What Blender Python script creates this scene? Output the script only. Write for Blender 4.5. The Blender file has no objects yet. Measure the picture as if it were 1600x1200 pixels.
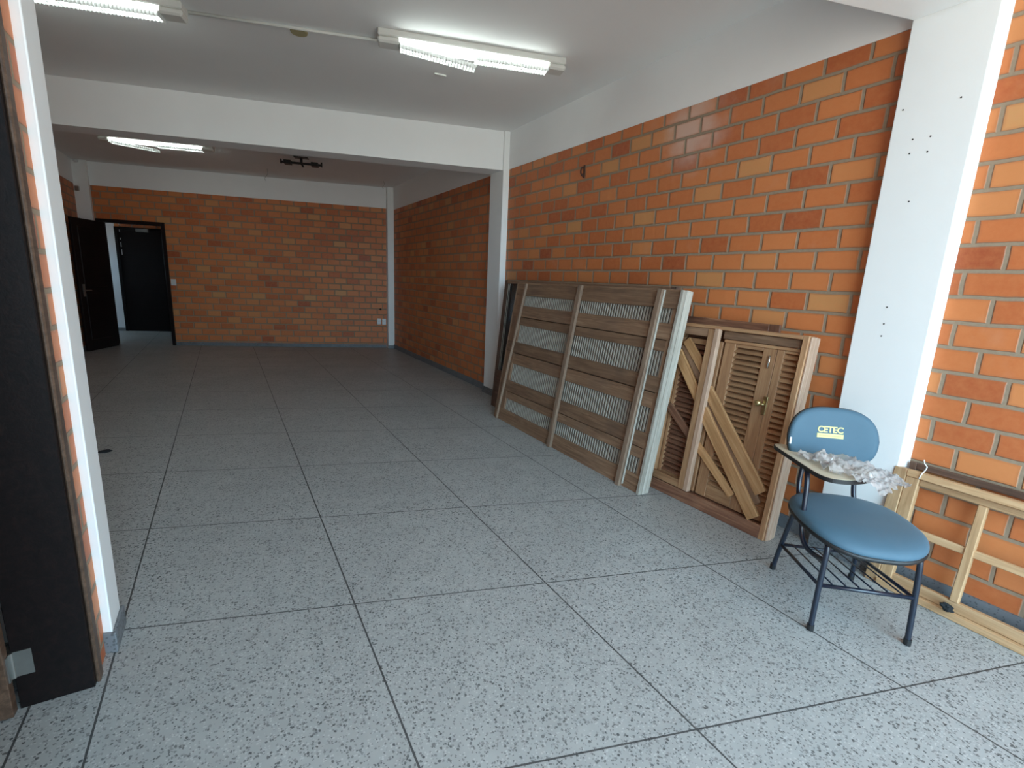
import bpy, bmesh, math, random
from mathutils import Vector, Matrix, noise
random.seed(7)
U = 0.9                      # one terrazzo panel, in metres
SK = -0.29391234             # the plan is a parallelogram: lateral walls run at this angle
cS, sS = math.cos(SK), math.sin(SK)
sc = bpy.context.scene

# ------------------------------------------------------------ camera
cam_d = bpy.data.cameras.new('camera')
cam_d.sensor_width = 36.0
cam_d.lens = 747.268481 / 1600 * 36.0
cam_d.clip_start = 0.05
cam = bpy.data.objects.new('camera', cam_d)
sc.collection.objects.link(cam)
R_ = Vector((0.86086035, -0.50685155, 0.0449551))
U_ = Vector((0.0670165, 0.20051391, 0.97739601))
F_ = Vector((0.50440881, 0.83838874, -0.20658189))
Mc = Matrix((R_, U_, -F_)).transposed().to_4x4()
Mc.translation = Vector((0.4516002, -2.2245151, 1.4434117))
cam.matrix_world = Mc
sc.camera = cam

# ------------------------------------------------------------ world / daylight / exposure
w = bpy.data.worlds.new('World'); sc.world = w; w.use_nodes = True
nt = w.node_tree; nt.nodes.clear()
tc = nt.nodes.new('ShaderNodeTexCoord'); sx = nt.nodes.new('ShaderNodeSeparateXYZ')
rp = nt.nodes.new('ShaderNodeValToRGB'); bg = nt.nodes.new('ShaderNodeBackground'); ow = nt.nodes.new('ShaderNodeOutputWorld')
mp = nt.nodes.new('ShaderNodeMapRange'); mp.inputs['From Min'].default_value = -1
nt.links.new(tc.outputs['Generated'], sx.inputs[0]); nt.links.new(sx.outputs['Z'], mp.inputs['Value'])
nt.links.new(mp.outputs[0], rp.inputs[0]); nt.links.new(rp.outputs[0], bg.inputs[0]); nt.links.new(bg.outputs[0], ow.inputs[0])
rp.color_ramp.elements[0].position = 0.46; rp.color_ramp.elements[0].color = (0.44, 0.46, 0.43, 1)
rp.color_ramp.elements[1].position = 0.54; rp.color_ramp.elements[1].color = (0.53, 0.82, 1.03, 1)
bg.inputs[1].default_value = 9.6
sc.view_settings.view_transform = 'Standard'
sc.view_settings.look = 'None'
sc.view_settings.exposure = 0.0
sc.view_settings.gamma = 1.0
sc.view_settings.use_curve_mapping = False
sc.cycles.use_denoising = True
sc.cycles.max_bounces = 10
sc.cycles.diffuse_bounces = 6
sc.cycles.transparent_max_bounces = 12
sc.cycles.sample_clamp_indirect = 6


def W(a, b, z=0.0):
    """plan coordinates in panels (a across, b along, z up) -> metres"""
    return Vector((a * cS * U, (b + a * sS) * U, z * U))


# portal in the open end of the room behind the camera: only guides sky sampling, gives no light
pd = bpy.data.lights.new('daylight_portal', 'AREA'); pd.shape = 'RECTANGLE'; pd.size = 4.2; pd.size_y = 3.0
pd.cycles.is_portal = True
po = bpy.data.objects.new('daylight_portal', pd); sc.collection.objects.link(po)
ea = Vector((cS, sS, 0)); eb = Vector((-sS, cS, 0))   # lateral direction, its perpendicular
Mp = Matrix((ea, Vector((0, 0, 1)), -eb)).transposed()
Mp = Matrix((-ea, Vector((0, 0, 1)), -eb)).transposed().to_4x4()
Mp.translation = W(1.95, -4.0, 1.75)
po.matrix_world = Mp


# ------------------------------------------------------------ mesh helpers
def link(o, parent=None, M=None):
    sc.collection.objects.link(o)
    if parent is not None:
        o.parent = parent
    if M is not None:
        o.matrix_local = M
    return o


def mesh_obj(name, bm, mat, parent=None, M=None, smooth=False):
    me = bpy.data.meshes.new(name)
    bmesh.ops.recalc_face_normals(bm, faces=bm.faces)
    bm.to_mesh(me); bm.free()
    if smooth:
        for p in me.polygons: p.use_smooth = True
    if mat: me.materials.append(mat)
    return link(bpy.data.objects.new(name, me), parent, M)


def add_box(bm, x0, x1, y0, y1, z0, z1, M=None, bev=0.0):
    vs = [Vector((x, y, z)) for x in (x0, x1) for y in (y0, y1) for z in (z0, z1)]
    if M is not None: vs = [M @ v for v in vs]
    v = [bm.verts.new(p) for p in vs]
    fs = [bm.faces.new([v[i] for i in f]) for f in ((0, 1, 3, 2), (4, 6, 7, 5), (0, 4, 5, 1), (2, 3, 7, 6), (0, 2, 6, 4), (1, 5, 7, 3))]
    if bev > 0:
        es = list({e for f in fs for e in f.edges})
        bmesh.ops.bevel(bm, geom=es, offset=bev, segments=1, affect='EDGES', profile=0.5)
    return v


def box(name, x0, x1, y0, y1, z0, z1, mat, parent=None, M=None, bev=0.0):
    bm = bmesh.new(); add_box(bm, x0, x1, y0, y1, z0, z1, None, bev)
    return mesh_obj(name, bm, mat, parent, M)


def add_plan(bm, a0, a1, b0, b1, z0, z1):
    """parallelogram block in plan coordinates"""
    v = [bm.verts.new(W(a, b, z)) for a in (a0, a1) for b in (b0, b1) for z in (z0, z1)]
    for f in ((0, 1, 3, 2), (4, 6, 7, 5), (0, 4, 5, 1), (2, 3, 7, 6), (0, 2, 6, 4), (1, 5, 7, 3)):
        bm.faces.new([v[i] for i in f])


def plan(name, blocks, mat, bev=0.0):
    bm = bmesh.new()
    for b in blocks: add_plan(bm, *b)
    if bev: bmesh.ops.bevel(bm, geom=list(bm.edges), offset=bev, segments=2, affect='EDGES', profile=0.5)
    o = mesh_obj(name, bm, mat)
    o['kind'] = 'structure'
    return o


def smooth_path(pts, n=8):
    """Catmull-Rom through the points"""
    P = [Vector(p) for p in pts]; out = []
    for i in range(len(P) - 1):
        p0 = P[max(i - 1, 0)]; p1 = P[i]; p2 = P[i + 1]; p3 = P[min(i + 2, len(P) - 1)]
        for k in range(n):
            t = k / n
            out.append(0.5 * ((2 * p1) + (p2 - p0) * t + (2 * p0 - 5 * p1 + 4 * p2 - p3) * t * t + (3 * p1 - p0 - 3 * p2 + p3) * t ** 3))
    out.append(P[-1]); return out


def add_tube(bm, pts, r, seg=12, curved=False, n=8):
    P = smooth_path(pts, n) if curved else [Vector(p) for p in pts]
    rings = []; up = None
    for i, p in enumerate(P):
        if i == 0: d = P[1] - p
        elif i == len(P) - 1: d = p - P[i - 1]
        else: d = (P[i + 1] - p).normalized() + (p - P[i - 1]).normalized()
        d.normalize()
        if up is None:
            up = Vector((0, 0, 1)) if abs(d.z) < 0.9 else Vector((1, 0, 0))
        s = d.cross(up).normalized(); up = s.cross(d).normalized()
        rings.append([bm.verts.new(p + (s * math.cos(t) + up * math.sin(t)) * r) for t in [2 * math.pi * k / seg for k in range(seg)]])
    for a, b in zip(rings, rings[1:]):
        for k in range(seg):
            bm.faces.new((a[k], a[(k + 1) % seg], b[(k + 1) % seg], b[k]))
    bm.faces.new(rings[0][::-1]); bm.faces.new(rings[-1])


def tube(name, pts, r, mat, parent=None, M=None, curved=False, seg=12, n=8):
    bm = bmesh.new(); add_tube(bm, pts, r, seg, curved, n)
    return mesh_obj(name, bm, mat, parent, M, smooth=True)


def empty(name, M, label=None, cat=None, group=None):
    o = bpy.data.objects.new(name, None); o.empty_display_size = 0.1
    sc.collection.objects.link(o); o.matrix_world = M
    if label: o['label'] = label; o['category'] = cat
    if group: o['group'] = group
    return o


def tag(o, label, cat, group=None):
    o['label'] = label; o['category'] = cat
    if group: o['group'] = group
    return o


# ------------------------------------------------------------ materials
class NT:
    def __init__(s, name):
        s.m = bpy.data.materials.new(name); s.m.use_nodes = True; s.t = s.m.node_tree
        s.b = s.t.nodes['Principled BSDF']; s.out = s.t.nodes['Material Output']

    def n(s, kind, **kw):
        nd = s.t.nodes.new('ShaderNode' + kind)
        for k, v in kw.items():
            if k in ('inp',):
                for kk, vv in v.items(): s.set(nd, kk, vv)
            else: setattr(nd, k, v)
        return nd

    def set(s, nd, key, v):
        i = nd.inputs[key]
        if hasattr(v, 'is_output') or isinstance(v, bpy.types.NodeSocket): s.t.links.new(v, i)
        else: i.default_value = v

    def math(s, op, a, b=0.0, c=None, clamp=False):
        nd = s.n('Math', operation=op, use_clamp=clamp); s.set(nd, 0, a); s.set(nd, 1, b)
        if c is not None: s.set(nd, 2, c)
        return nd.outputs[0]

    def ramp(s, fac, stops, interp='LINEAR'):
        nd = s.n('ValToRGB'); s.set(nd, 'Fac', fac); cr = nd.color_ramp; cr.interpolation = interp
        while len(cr.elements) < len(stops): cr.elements.new(0.5)
        for e, (p, c) in zip(cr.elements, stops):
            e.position = p; e.color = (*c, 1) if len(c) == 3 else c
        return nd.outputs['Color']

    def mix(s, fac, a, b, mode='MIX'):
        nd = s.n('Mix', data_type='RGBA', blend_type=mode)
        s.set(nd, 'Factor', fac)
        for k, v in ((6, a), (7, b)):
            if isinstance(v, tuple) and len(v) == 3: v = (*v, 1)
            s.set(nd, k, v)
        return nd.outputs[2]

    def noise(s, vec, scale, detail=3.0, rough=0.5, out='Fac', dist=0.0):
        nd = s.n('TexNoise'); s.set(nd, 'Vector', vec); s.set(nd, 'Scale', scale); s.set(nd, 'Detail', detail)
        s.set(nd, 'Roughness', rough); s.set(nd, 'Distortion', dist)
        return nd.outputs[out]

    def bump(s, h, strength=0.3, dist=0.01):
        nd = s.n('Bump'); s.set(nd, 'Height', h); s.set(nd, 'Strength', strength); s.set(nd, 'Distance', dist)
        s.t.links.new(nd.outputs[0], s.b.inputs['Normal'])

    def base(s, col, rough=0.5, metal=0.0, spec=None):
        if isinstance(col, tuple) and len(col) == 3: col = (*col, 1)
        s.set(s.b, 'Base Color', col); s.set(s.b, 'Roughness', rough); s.set(s.b, 'Metallic', metal)
        if spec is not None: s.set(s.b, 'Specular IOR Level', spec)
        return s.m

    def obj(s): return s.n('TexCoord').outputs['Object']


def simple(name, col, rough=0.5, metal=0.0, nscale=20, namp=0.08, bump=0.0, spec=None):
    t = NT(name); o = t.obj(); f = t.noise(o, nscale, 4)
    c = t.mix(f, tuple(max(0, x * (1 - namp)) for x in col), tuple(min(1, x * (1 + namp)) for x in col))
    if bump: t.bump(t.noise(o, nscale * 4, 5), bump, 0.004)
    return t.base(c, rough, metal, spec)


def brick_mat(name, px, pz, z0, xph, tone=1.0, stain=None):
    t = NT(name); o = t.obj()
    wob = t.n('TexNoise'); t.set(wob, 'Vector', o); t.set(wob, 'Scale', 9.0); t.set(wob, 'Detail', 3.0)
    sep = t.n('SeparateXYZ'); t.set(sep, 0, o)
    ws = t.n('SeparateXYZ'); t.set(ws, 0, wob.outputs['Color'])
    x = t.math('ADD', sep.outputs['X'], t.math('MULTIPLY', t.math('SUBTRACT', ws.outputs['X'], 0.5), 0.012))
    z = t.math('ADD', sep.outputs['Z'], t.math('MULTIPLY', t.math('SUBTRACT', ws.outputs['Y'], 0.5), 0.010))
    v = t.math('DIVIDE', t.math('SUBTRACT', z, z0), pz)
    row = t.math('FLOOR', v); fz = t.math('FRACT', v)
    off = t.math('MULTIPLY', t.math('FLOORED_MODULO', row, 2.0), 0.5)
    wn1 = t.n('TexWhiteNoise', noise_dimensions='1D'); t.set(wn1, 'W', row)
    off = t.math('ADD', off, t.math('MULTIPLY', t.math('SUBTRACT', wn1.outputs['Value'], 0.5), 0.07))
    u = t.math('ADD', t.math('DIVIDE', t.math('SUBTRACT', x, xph), px), off)
    col = t.math('FLOOR', u); fx = t.math('FRACT', u)
    # distance to the cell border in metres
    dx = t.math('MULTIPLY', t.math('MINIMUM', fx, t.math('SUBTRACT', 1.0, fx)), px)
    dz = t.math('MULTIPLY', t.math('MINIMUM', fz, t.math('SUBTRACT', 1.0, fz)), pz)
    d = t.math('MINIMUM', dx, dz)
    mr = t.n('MapRange', interpolation_type='SMOOTHSTEP'); t.set(mr, 'Value', d); t.set(mr, 'From Min', 0.0060); t.set(mr, 'From Max', 0.0115)
    mask = mr.outputs[0]
    cmb = t.n('CombineXYZ'); t.set(cmb, 0, col); t.set(cmb, 1, row)
    wn = t.n('TexWhiteNoise', noise_dimensions='3D'); t.set(wn, 'Vector', cmb.outputs[0])
    k = tone
    tone_c = t.ramp(wn.outputs['Value'], [(0.0, (0.35 * k, 0.075 * k, 0.025 * k)), (0.06, (0.46 * k, 0.115 * k, 0.034 * k)), (0.35, (0.55 * k, 0.160 * k, 0.048 * k)),
                                          (0.78, (0.61 * k, 0.200 * k, 0.064 * k)), (0.95, (0.61 * k, 0.235 * k, 0.080 * k)), (1.0, (0.58 * k, 0.29 * k, 0.11 * k))])
    blot = t.noise(o, 3.2, 4, 0.6)
    body = t.noise(o, 26, 5, 0.65)
    c = t.mix(t.math('MULTIPLY', t.math('SUBTRACT', body, 0.35, clamp=True), 0.9), tone_c, (0.66 * k, 0.25 * k, 0.09 * k))
    c = t.mix(t.math('MULTIPLY', t.math('SUBTRACT', blot, 0.60, clamp=True), 1.6), c, (0.60, 0.33, 0.21))
    if stain:
        vd = t.n('VectorMath', operation='DISTANCE'); t.set(vd, 0, o); vd.inputs[1].default_value = stain
        sd = t.math('ADD', vd.outputs['Value'], t.math('MULTIPLY', t.math('SUBTRACT', t.noise(o, 7, 4), 0.5), 0.35))
        sm = t.n('MapRange', interpolation_type='SMOOTHSTEP'); t.set(sm, 'Value', sd); t.set(sm, 'From Min', 0.36); t.set(sm, 'From Max', 0.04); t.set(sm, 'To Max', 0.7)
        c = t.mix(sm.outputs[0], c, (0.66, 0.50, 0.42))
    edge = t.n('MapRange'); t.set(edge, 'Value', d); t.set(edge, 'From Min', 0.009); t.set(edge, 'From Max', 0.022)
    c = t.mix(t.math('MULTIPLY', t.math('SUBTRACT', 1.0, edge.outputs[0]), 0.45), c, (0.38 * k, 0.13 * k, 0.05 * k))
    mort = t.mix(t.noise(o, 60, 4), (0.24, 0.175, 0.115), (0.36, 0.275, 0.19))
    c = t.mix(mask, mort, c)
    fine = t.noise(o, 90, 5, 0.7)
    h = t.math('ADD', t.math('MULTIPLY', mask, 1.0), t.math('MULTIPLY', fine, 0.18))
    t.bump(h, 0.7, 0.006)
    rg = t.math('SUBTRACT', 0.85, t.math('MULTIPLY', mask, 0.33))
    return t.base(c, rg)


def floor_mat():
    t = NT('terrazzo'); o = t.obj()
    s = t.n('SeparateXYZ'); t.set(s, 0, o)
    a = t.math('DIVIDE', s.outputs['X'], cS * U)
    b = t.math('SUBTRACT', t.math('DIVIDE', s.outputs['Y'], U), t.math('MULTIPLY', a, sS))

    def line(v, half):
        fr = t.math('FRACT', t.math('ADD', v, 0.5))
        d = t.math('ABSOLUTE', t.math('SUBTRACT', fr, 0.5))
        return t.math('LESS_THAN', d, half)
    la = line(a, 0.0040); lb = line(b, 0.0036)
    thr = t.math('MULTIPLY', t.math('LESS_THAN', t.math('ABSOLUTE', t.math('ADD', a, 0.228)), 0.004), t.math('LESS_THAN', b, -0.2))
    joint = t.math('MAXIMUM', t.math('MAXIMUM', la, lb), thr)
    big = t.noise(o, 1.6, 4, 0.55); mid = t.noise(o, 9, 4, 0.6)
    base = t.mix(mid, (0.295, 0.305, 0.30), (0.43, 0.44, 0.43))
    base = t.mix(t.math('MULTIPLY', t.math('SUBTRACT', big, 0.42, clamp=True), 1.6), base, (0.30, 0.305, 0.30))
    # stone chips, dark and a few pale
    wv = t.n('TexNoise'); t.set(wv, 'Vector', o); t.set(wv, 'Scale', 120.0); t.set(wv, 'Detail', 2.0)
    wm = t.n('VectorMath', operation='MULTIPLY_ADD'); t.set(wm, 0, wv.outputs['Color']); wm.inputs[1].default_value = (0.011, 0.011, 0.0); t.set(wm, 2, o)
    v1 = t.n('TexVoronoi'); t.set(v1, 'Vector', wm.outputs[0]); t.set(v1, 'Scale', 112.0); t.set(v1, 'Randomness', 1.0)
    cs = t.n('SeparateColor'); t.set(cs, 0, v1.outputs['Color'])
    dens = t.noise(o, 5, 3)
    thrs = t.math('ADD', 0.26, t.math('MULTIPLY', dens, 0.62))
    chip = t.math('MULTIPLY', t.math('LESS_THAN', cs.outputs[0], thrs), t.math('LESS_THAN', t.math('ADD', v1.outputs['Distance'], t.math('MULTIPLY', cs.outputs[2], 0.26)), 0.58))
    base = t.mix(t.math('MULTIPLY', chip, t.math('ADD', 0.22, t.math('MULTIPLY', cs.outputs[1], 0.72))), base, (0.06, 0.065, 0.067))
    v2 = t.n('TexVoronoi'); t.set(v2, 'Vector', o); t.set(v2, 'Scale', 120.0)
    c2 = t.n('SeparateColor'); t.set(c2, 0, v2.outputs['Color'])
    chip2 = t.math('MULTIPLY', t.math('GREATER_THAN', c2.outputs[1], 0.70), t.math('LESS_THAN', v2.outputs['Distance'], 0.42))
    base = t.mix(t.math('MULTIPLY', chip2, 0.35), base, (0.62, 0.62, 0.60))
    col = t.mix(t.math('MULTIPLY', joint, 0.9), base, (0.035, 0.037, 0.038))
    t.bump(t.math('SUBTRACT', t.math('MULTIPLY', t.noise(o, 40, 4), 0.25), joint), 0.25, 0.003)
    rg = t.math('ADD', 0.34, t.math('MULTIPLY', big, 0.22))
    return t.base(col, rg, spec=0.45)


def splash_mat():
    t = NT('baseboard_terrazzo'); o = t.obj()
    v1 = t.n('TexVoronoi'); t.set(v1, 'Vector', o); t.set(v1, 'Scale', 95.0)
    cs = t.n('SeparateColor'); t.set(cs, 0, v1.outputs['Color'])
    chip = t.math('MULTIPLY', t.math('LESS_THAN', cs.outputs[0], 0.4), t.math('LESS_THAN', v1.outputs['Distance'], 0.5))
    b = t.mix(t.noise(o, 8, 4), (0.12, 0.13, 0.14), (0.22, 0.235, 0.25))
    return t.base(t.mix(t.math('MULTIPLY', chip, 0.7), b, (0.07, 0.075, 0.08)), 0.5)


def wood_mat(name, c_dark, c_mid, c_light, grain=1.0, rough=0.62, blotch=0.35, bcol=(0.16, 0.09, 0.05)):
    t = NT(name); o = t.obj()
    inf = t.n('ObjectInfo')
    addv = t.n('VectorMath', operation='ADD'); t.set(addv, 0, o)
    cmb = t.n('CombineXYZ'); r = inf.outputs['Random']
    for i, kx in enumerate((37.0, 11.0, 23.0)): t.set(cmb, i, t.math('MULTIPLY', r, kx))
    t.set(addv, 1, cmb.outputs[0])
    m = t.n('Mapping'); t.set(m, 'Vector', addv.outputs[0]); m.inputs['Scale'].default_value = (1.3, 16, 16)
    g1 = t.noise(m.outputs[0], 2.2 * grain, 6, 0.62, dist=0.9)
    m2 = t.n('Mapping'); t.set(m2, 'Vector', addv.outputs[0]); m2.inputs['Scale'].default_value = (3, 110, 110)
    g2 = t.noise(m2.outputs[0], 1.6, 4, 0.6)
    f = t.math('ADD', t.math('MULTIPLY', g1, 0.72), t.math('MULTIPLY', g2, 0.28))
    c = t.ramp(f, [(0.30, c_dark), (0.50, c_mid), (0.68, c_light)])
    bl = t.noise(addv.outputs[0], 3.2, 3, 0.5)
    c = t.mix(t.math('MULTIPLY', t.math('SUBTRACT', bl, 0.5, clamp=True), blotch * 4), c, bcol)
    hs = t.n('HueSaturation'); t.set(hs, 'Color', c)
    t.set(hs, 'Value', t.math('ADD', 0.86, t.math('MULTIPLY', r, 0.28)))
    t.bump(f, 0.25, 0.003)
    return t.base(hs.outputs[0], rough)


M_floor = floor_mat(); M_splash = splash_mat()
PX, PZ, Z0 = 0.257 * U, 0.1308 * U, 0.066 * U
M_brick_r = brick_mat('brick_right', PX, PZ, Z0, 0.314 * U, stain=(1.40, 0, 2.58))
M_brick_n = brick_mat('brick_near', PX, PZ, Z0, 0.185 * U)
M_brick_b = brick_mat('brick_back', PX, PZ, 0.10 * U, 0.157 * U)
M_brick_l = brick_mat('brick_left', PX, PZ, Z0, 0.05 * U)
M_white = simple('white_paint', (0.86, 0.87, 0.86), 0.62, nscale=6, namp=0.025, bump=0.08)
M_ceil = simple('ceiling_paint', (0.84, 0.84, 0.83), 0.75, nscale=1.4, namp=0.04, bump=0.05)
M_beam = simple('beam_paint', (0.90, 0.91, 0.91), 0.65, nscale=3, namp=0.03, bump=0.06)
M_hallw = simple('hall_paint', (0.78, 0.78, 0.80), 0.7, nscale=4, namp=0.03)
M_darkwood = wood_mat('dark_stained_wood', (0.005, 0.004, 0.004), (0.009, 0.006, 0.006), (0.016, 0.009, 0.008), rough=0.42, blotch=0.1, bcol=(0.01, 0.006, 0.005)); M_darkwood.node_tree.nodes['Principled BSDF'].inputs['Specular IOR Level'].default_value = 0.22
M_jamb = wood_mat('brown_door_wood', (0.05, 0.028, 0.018), (0.10, 0.058, 0.038), (0.17, 0.10, 0.065), rough=0.4, blotch=0.1)
M_wgrey = wood_mat('weathered_wood', (0.118, 0.062, 0.034), (0.225, 0.130, 0.076), (0.325, 0.205, 0.126), blotch=0.4, bcol=(0.105, 0.068, 0.052))
M_wbat = wood_mat('batten_wood', (0.16, 0.10, 0.065), (0.26, 0.175, 0.12), (0.36, 0.26, 0.185), blotch=0.15)
M_wpale = wood_mat('sun_bleached_wood', (0.25, 0.23, 0.19), (0.40, 0.375, 0.32), (0.52, 0.49, 0.43), blotch=0.12, bcol=(0.30, 0.26, 0.20))
M_slat = simple('grey_slat_wood', (0.40, 0.365, 0.305), 0.6, nscale=5, namp=0.15)
M_wwarm = wood_mat('warm_wood', (0.23, 0.11, 0.052), (0.37, 0.20, 0.098), (0.49, 0.295, 0.155), blotch=0.2, bcol=(0.24, 0.12, 0.07))
M_wbrace = wood_mat('honey_wood', (0.30, 0.145, 0.055), (0.44, 0.235, 0.10), (0.55, 0.33, 0.16), blotch=0.12, bcol=(0.30, 0.17, 0.09))
M_wred = wood_mat('reddish_wood', (0.09, 0.035, 0.020), (0.19, 0.085, 0.048), (0.36, 0.19, 0.11), grain=0.7, blotch=0.5, bcol=(0.11, 0.045, 0.028))
M_wpink = wood_mat('pinkish_wood', (0.36, 0.225, 0.15), (0.48, 0.32, 0.225), (0.60, 0.43, 0.32), blotch=0.1)
M_wlight = wood_mat('pale_sawn_wood', (0.34, 0.19, 0.085), (0.49, 0.30, 0.155), (0.60, 0.40, 0.225), blotch=0.15, bcol=(0.38, 0.24, 0.13))
M_wdark = wood_mat('old_brown_wood', (0.05, 0.025, 0.017), (0.11, 0.06, 0.04), (0.18, 0.10, 0.07), blotch=0.2, bcol=(0.05, 0.03, 0.02))
M_chrome = simple('chrome', (0.75, 0.74, 0.70), 0.22, 1.0, namp=0.03)
M_brass = simple('aged_brass', (0.50, 0.40, 0.20), 0.35, 1.0, namp=0.1)
M_steel = simple('worn_steel', (0.36, 0.36, 0.34), 0.45, 0.9, namp=0.15)
M_metal = simple('black_blue_metal', (0.008, 0.014, 0.028), 0.28, 0.0, namp=0.2, spec=0.7)
M_black = simple('black_plastic', (0.012, 0.012, 0.013), 0.45, namp=0.1)
M_fixture = simple('white_enamel', (0.72, 0.72, 0.68), 0.4, namp=0.02)
M_plate = simple('white_switch_plastic', (0.72, 0.73, 0.74), 0.35, namp=0.01)
M_yellowed = simple('yellowed_plastic', (0.42, 0.37, 0.20), 0.6, namp=0.05)
M_hole = simple('dark_hole', (0.012, 0.010, 0.010), 0.9)
M_rust = simple('rusty_iron', (0.07, 0.028, 0.018), 0.7, 0.3, namp=0.3)
M_string = simple('white_string', (0.78, 0.76, 0.72), 0.8)
M_rag = simple('black_rag', (0.010, 0.012, 0.014), 0.9, nscale=60, namp=0.4, bump=0.5)
M_wire = simple('grey_wire', (0.18, 0.18, 0.17), 0.5)
M_glassdark = simple('dark_glass', (0.01, 0.012, 0.014), 0.08, spec=0.8)
M_yellow = simple('pale_yellow_print', (0.66, 0.62, 0.27), 0.6, namp=0.03)
M_faint = simple('faint_print', (0.50, 0.46, 0.19), 0.6, namp=0.03)


def fabric_mat():
    t = NT('blue_grey_fabric'); o = t.obj()
    w1 = t.noise(o, 420, 2, 0.6); w2 = t.noise(o, 12, 4)
    c = t.mix(w2, (0.045, 0.105, 0.155), (0.058, 0.125, 0.18))
    c = t.mix(t.math('MULTIPLY', w1, 0.35), c, (0.075, 0.15, 0.20))
    t.bump(w1, 0.25, 0.001)
    m = t.base(c, 0.62)
    t.set(t.b, 'Sheen Weight', 0.12); t.set(t.b, 'Sheen Roughness', 0.4)
    return m


M_fabric = fabric_mat()
M_laminate = simple('beige_laminate', (0.60, 0.52, 0.38), 0.32, namp=0.03)


def film_mat():
    t = NT('clear_plastic_film')
    tr = t.n('BsdfTransparent'); t.set(tr, 0, (0.93, 0.95, 0.97, 1))
    gl = t.n('BsdfGlossy'); t.set(gl, 'Color', (0.9, 0.93, 0.97, 1)); t.set(gl, 'Roughness', 0.22)
    df = t.n('BsdfDiffuse'); t.set(df, 'Color', (0.66, 0.65, 0.64, 1))
    tl = t.n('BsdfTranslucent'); t.set(tl, 'Color', (0.70, 0.70, 0.72, 1))
    a = t.n('MixShader'); t.set(a, 0, 0.45); t.set(a, 1, df.outputs[0]); t.set(a, 2, tl.outputs[0])
    b = t.n('MixShader'); t.set(b, 0, 0.25); t.set(b, 1, a.outputs[0]); t.set(b, 2, gl.outputs[0])
    o = t.obj()
    f = t.ramp(t.noise(o, 14, 4), [(0.35, (0.60, 0.60, 0.60)), (0.62, (0.95, 0.95, 0.95))])
    c = t.n('MixShader'); t.set(c, 0, f); t.set(c, 1, tr.outputs[0]); t.set(c, 2, b.outputs[0])
    t.t.links.new(c.outputs[0], t.out.inputs['Surface'])
    return t.m


M_film = film_mat()


def emit_mat(name, col, st):
    t = NT(name); t.base((0.9, 0.9, 0.9), 0.4)
    t.set(t.b, 'Emission Color', (*col, 1)); t.set(t.b, 'Emission Strength', st); return t.m


M_lamp = emit_mat('lit_fluorescent_tube', (0.90, 1.0, 0.97), 13.0)
M_louv = NT('white_louvre')
M_louv.set(M_louv.b, 'Transmission Weight', 0.0)
M_louv = M_louv.base((0.92, 0.94, 0.93), 0.35)

# ------------------------------------------------------------ room shell
RA, CA = 3.97, 3.89           # wall plane, column face
BB = 9.62                     # back wall
LA_, LN = -1.90, -0.033       # left wall of the deep part, left wall near the camera
ZC = 3.50                     # ceiling
BF = -4.0                     # open end behind the camera


def wall_local(name, origin, xdir, blocks, mat):
    xd = xdir.normalized(); yd = Vector((0, 0, 1)).cross(xd)
    M = Matrix((xd, yd, Vector((0, 0, 1)))).transposed().to_4x4(); M.translation = origin
    bm = bmesh.new()
    for b in blocks: add_box(bm, *[v * U for v in b])
    o = mesh_obj(name, bm, mat); o.matrix_world = M; o['kind'] = 'structure'
    return o


plan('floor', [(-3.4, 4.3, BF, 12.6, -0.15, 0.0)], M_floor)
plan('ceiling', [(-2.1, 4.3, BF, 12.6, ZC, ZC + 0.15)], M_ceil)
Yd = Vector((0, 1, 0)); Ad = Vector((cS, sS, 0))
# brick walls (local x = along the wall, room side at local y>0 for the right wall)
wall_local('wall_right', W(RA, 0) - Vector((0, RA * sS * U, 0)) + Vector((0, RA * sS * U, 0)), Yd, [(-0.10, 4.66, -0.18, 0, 0, 3.045)], M_brick_r)
wall_local('wall_right_front', W(RA, 0), Yd, [(BF, -0.10, -0.18, 0, 0, 3.045)], M_brick_n)
wall_local('wall_right_back', W(RA, 0), Yd, [(4.66, BB + 0.2, -0.18, 0, 0, 3.045)], M_brick_r)
DA0, DA1, DZ = -1.63, -0.465, 2.47    # doorway in the back wall (outer edges of its frame)
wall_local('wall_back', W(0, BB), Ad, [(LA_ - 0.2, DA0, 0, 0.17, 0, 3.075), (DA1, RA + 0.2, 0, 0.17, 0, 3.075), (DA0, DA1, 0, 0.17, DZ, 3.075)], M_brick_b)
wall_local('wall_left', W(LA_, 0), Yd, [(-0.14, BB + 0.2, 0, 0.18, 0, 3.07)], M_brick_l)
# left wall beside the camera, with a doorway towards the camera
ND0, ND1 = -1.30, -0.31
wall_local('wall_left_front', W(LN, 0), Yd, [(ND1, 0.0, 0, 0.21, 0, ZC), (BF, ND0, 0, 0.21, 0, ZC), (ND0, ND1, 0, 0.21, 2.75, ZC)], M_brick_l)
plan('wall_left_return', [(LA_ - 0.2, -0.02, 0.0, 0.02, 0, ZC)], M_white)
plan('wall_left_room', [(-1.75, -1.65, -1.7, 0.0, 0, ZC), (-1.65, LN - 0.2, -1.8, -1.7, 0, ZC)], M_white)

# white ring beams and cross beams
plan('trim_1', [(RA - 0.008, RA + 0.19, BF, BB, 3.045, ZC)], M_beam)
plan('trim_2', [(LA_ - 0.19, LA_ + 0.008, 0.02, BB, 3.07, ZC)], M_beam)
plan('trim_3', [(LA_, RA, BB - 0.02, BB + 0.17, 3.075, ZC)], M_beam)
plan('trim_4', [(LA_, CA + 0.0, 4.492, 4.83, 3.03, ZC)], M_beam, 0.004)
plan('trim_5', [(LN, CA + 0.0, -0.262, 0.08, 3.05, ZC)], M_beam, 0.004)
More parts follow.
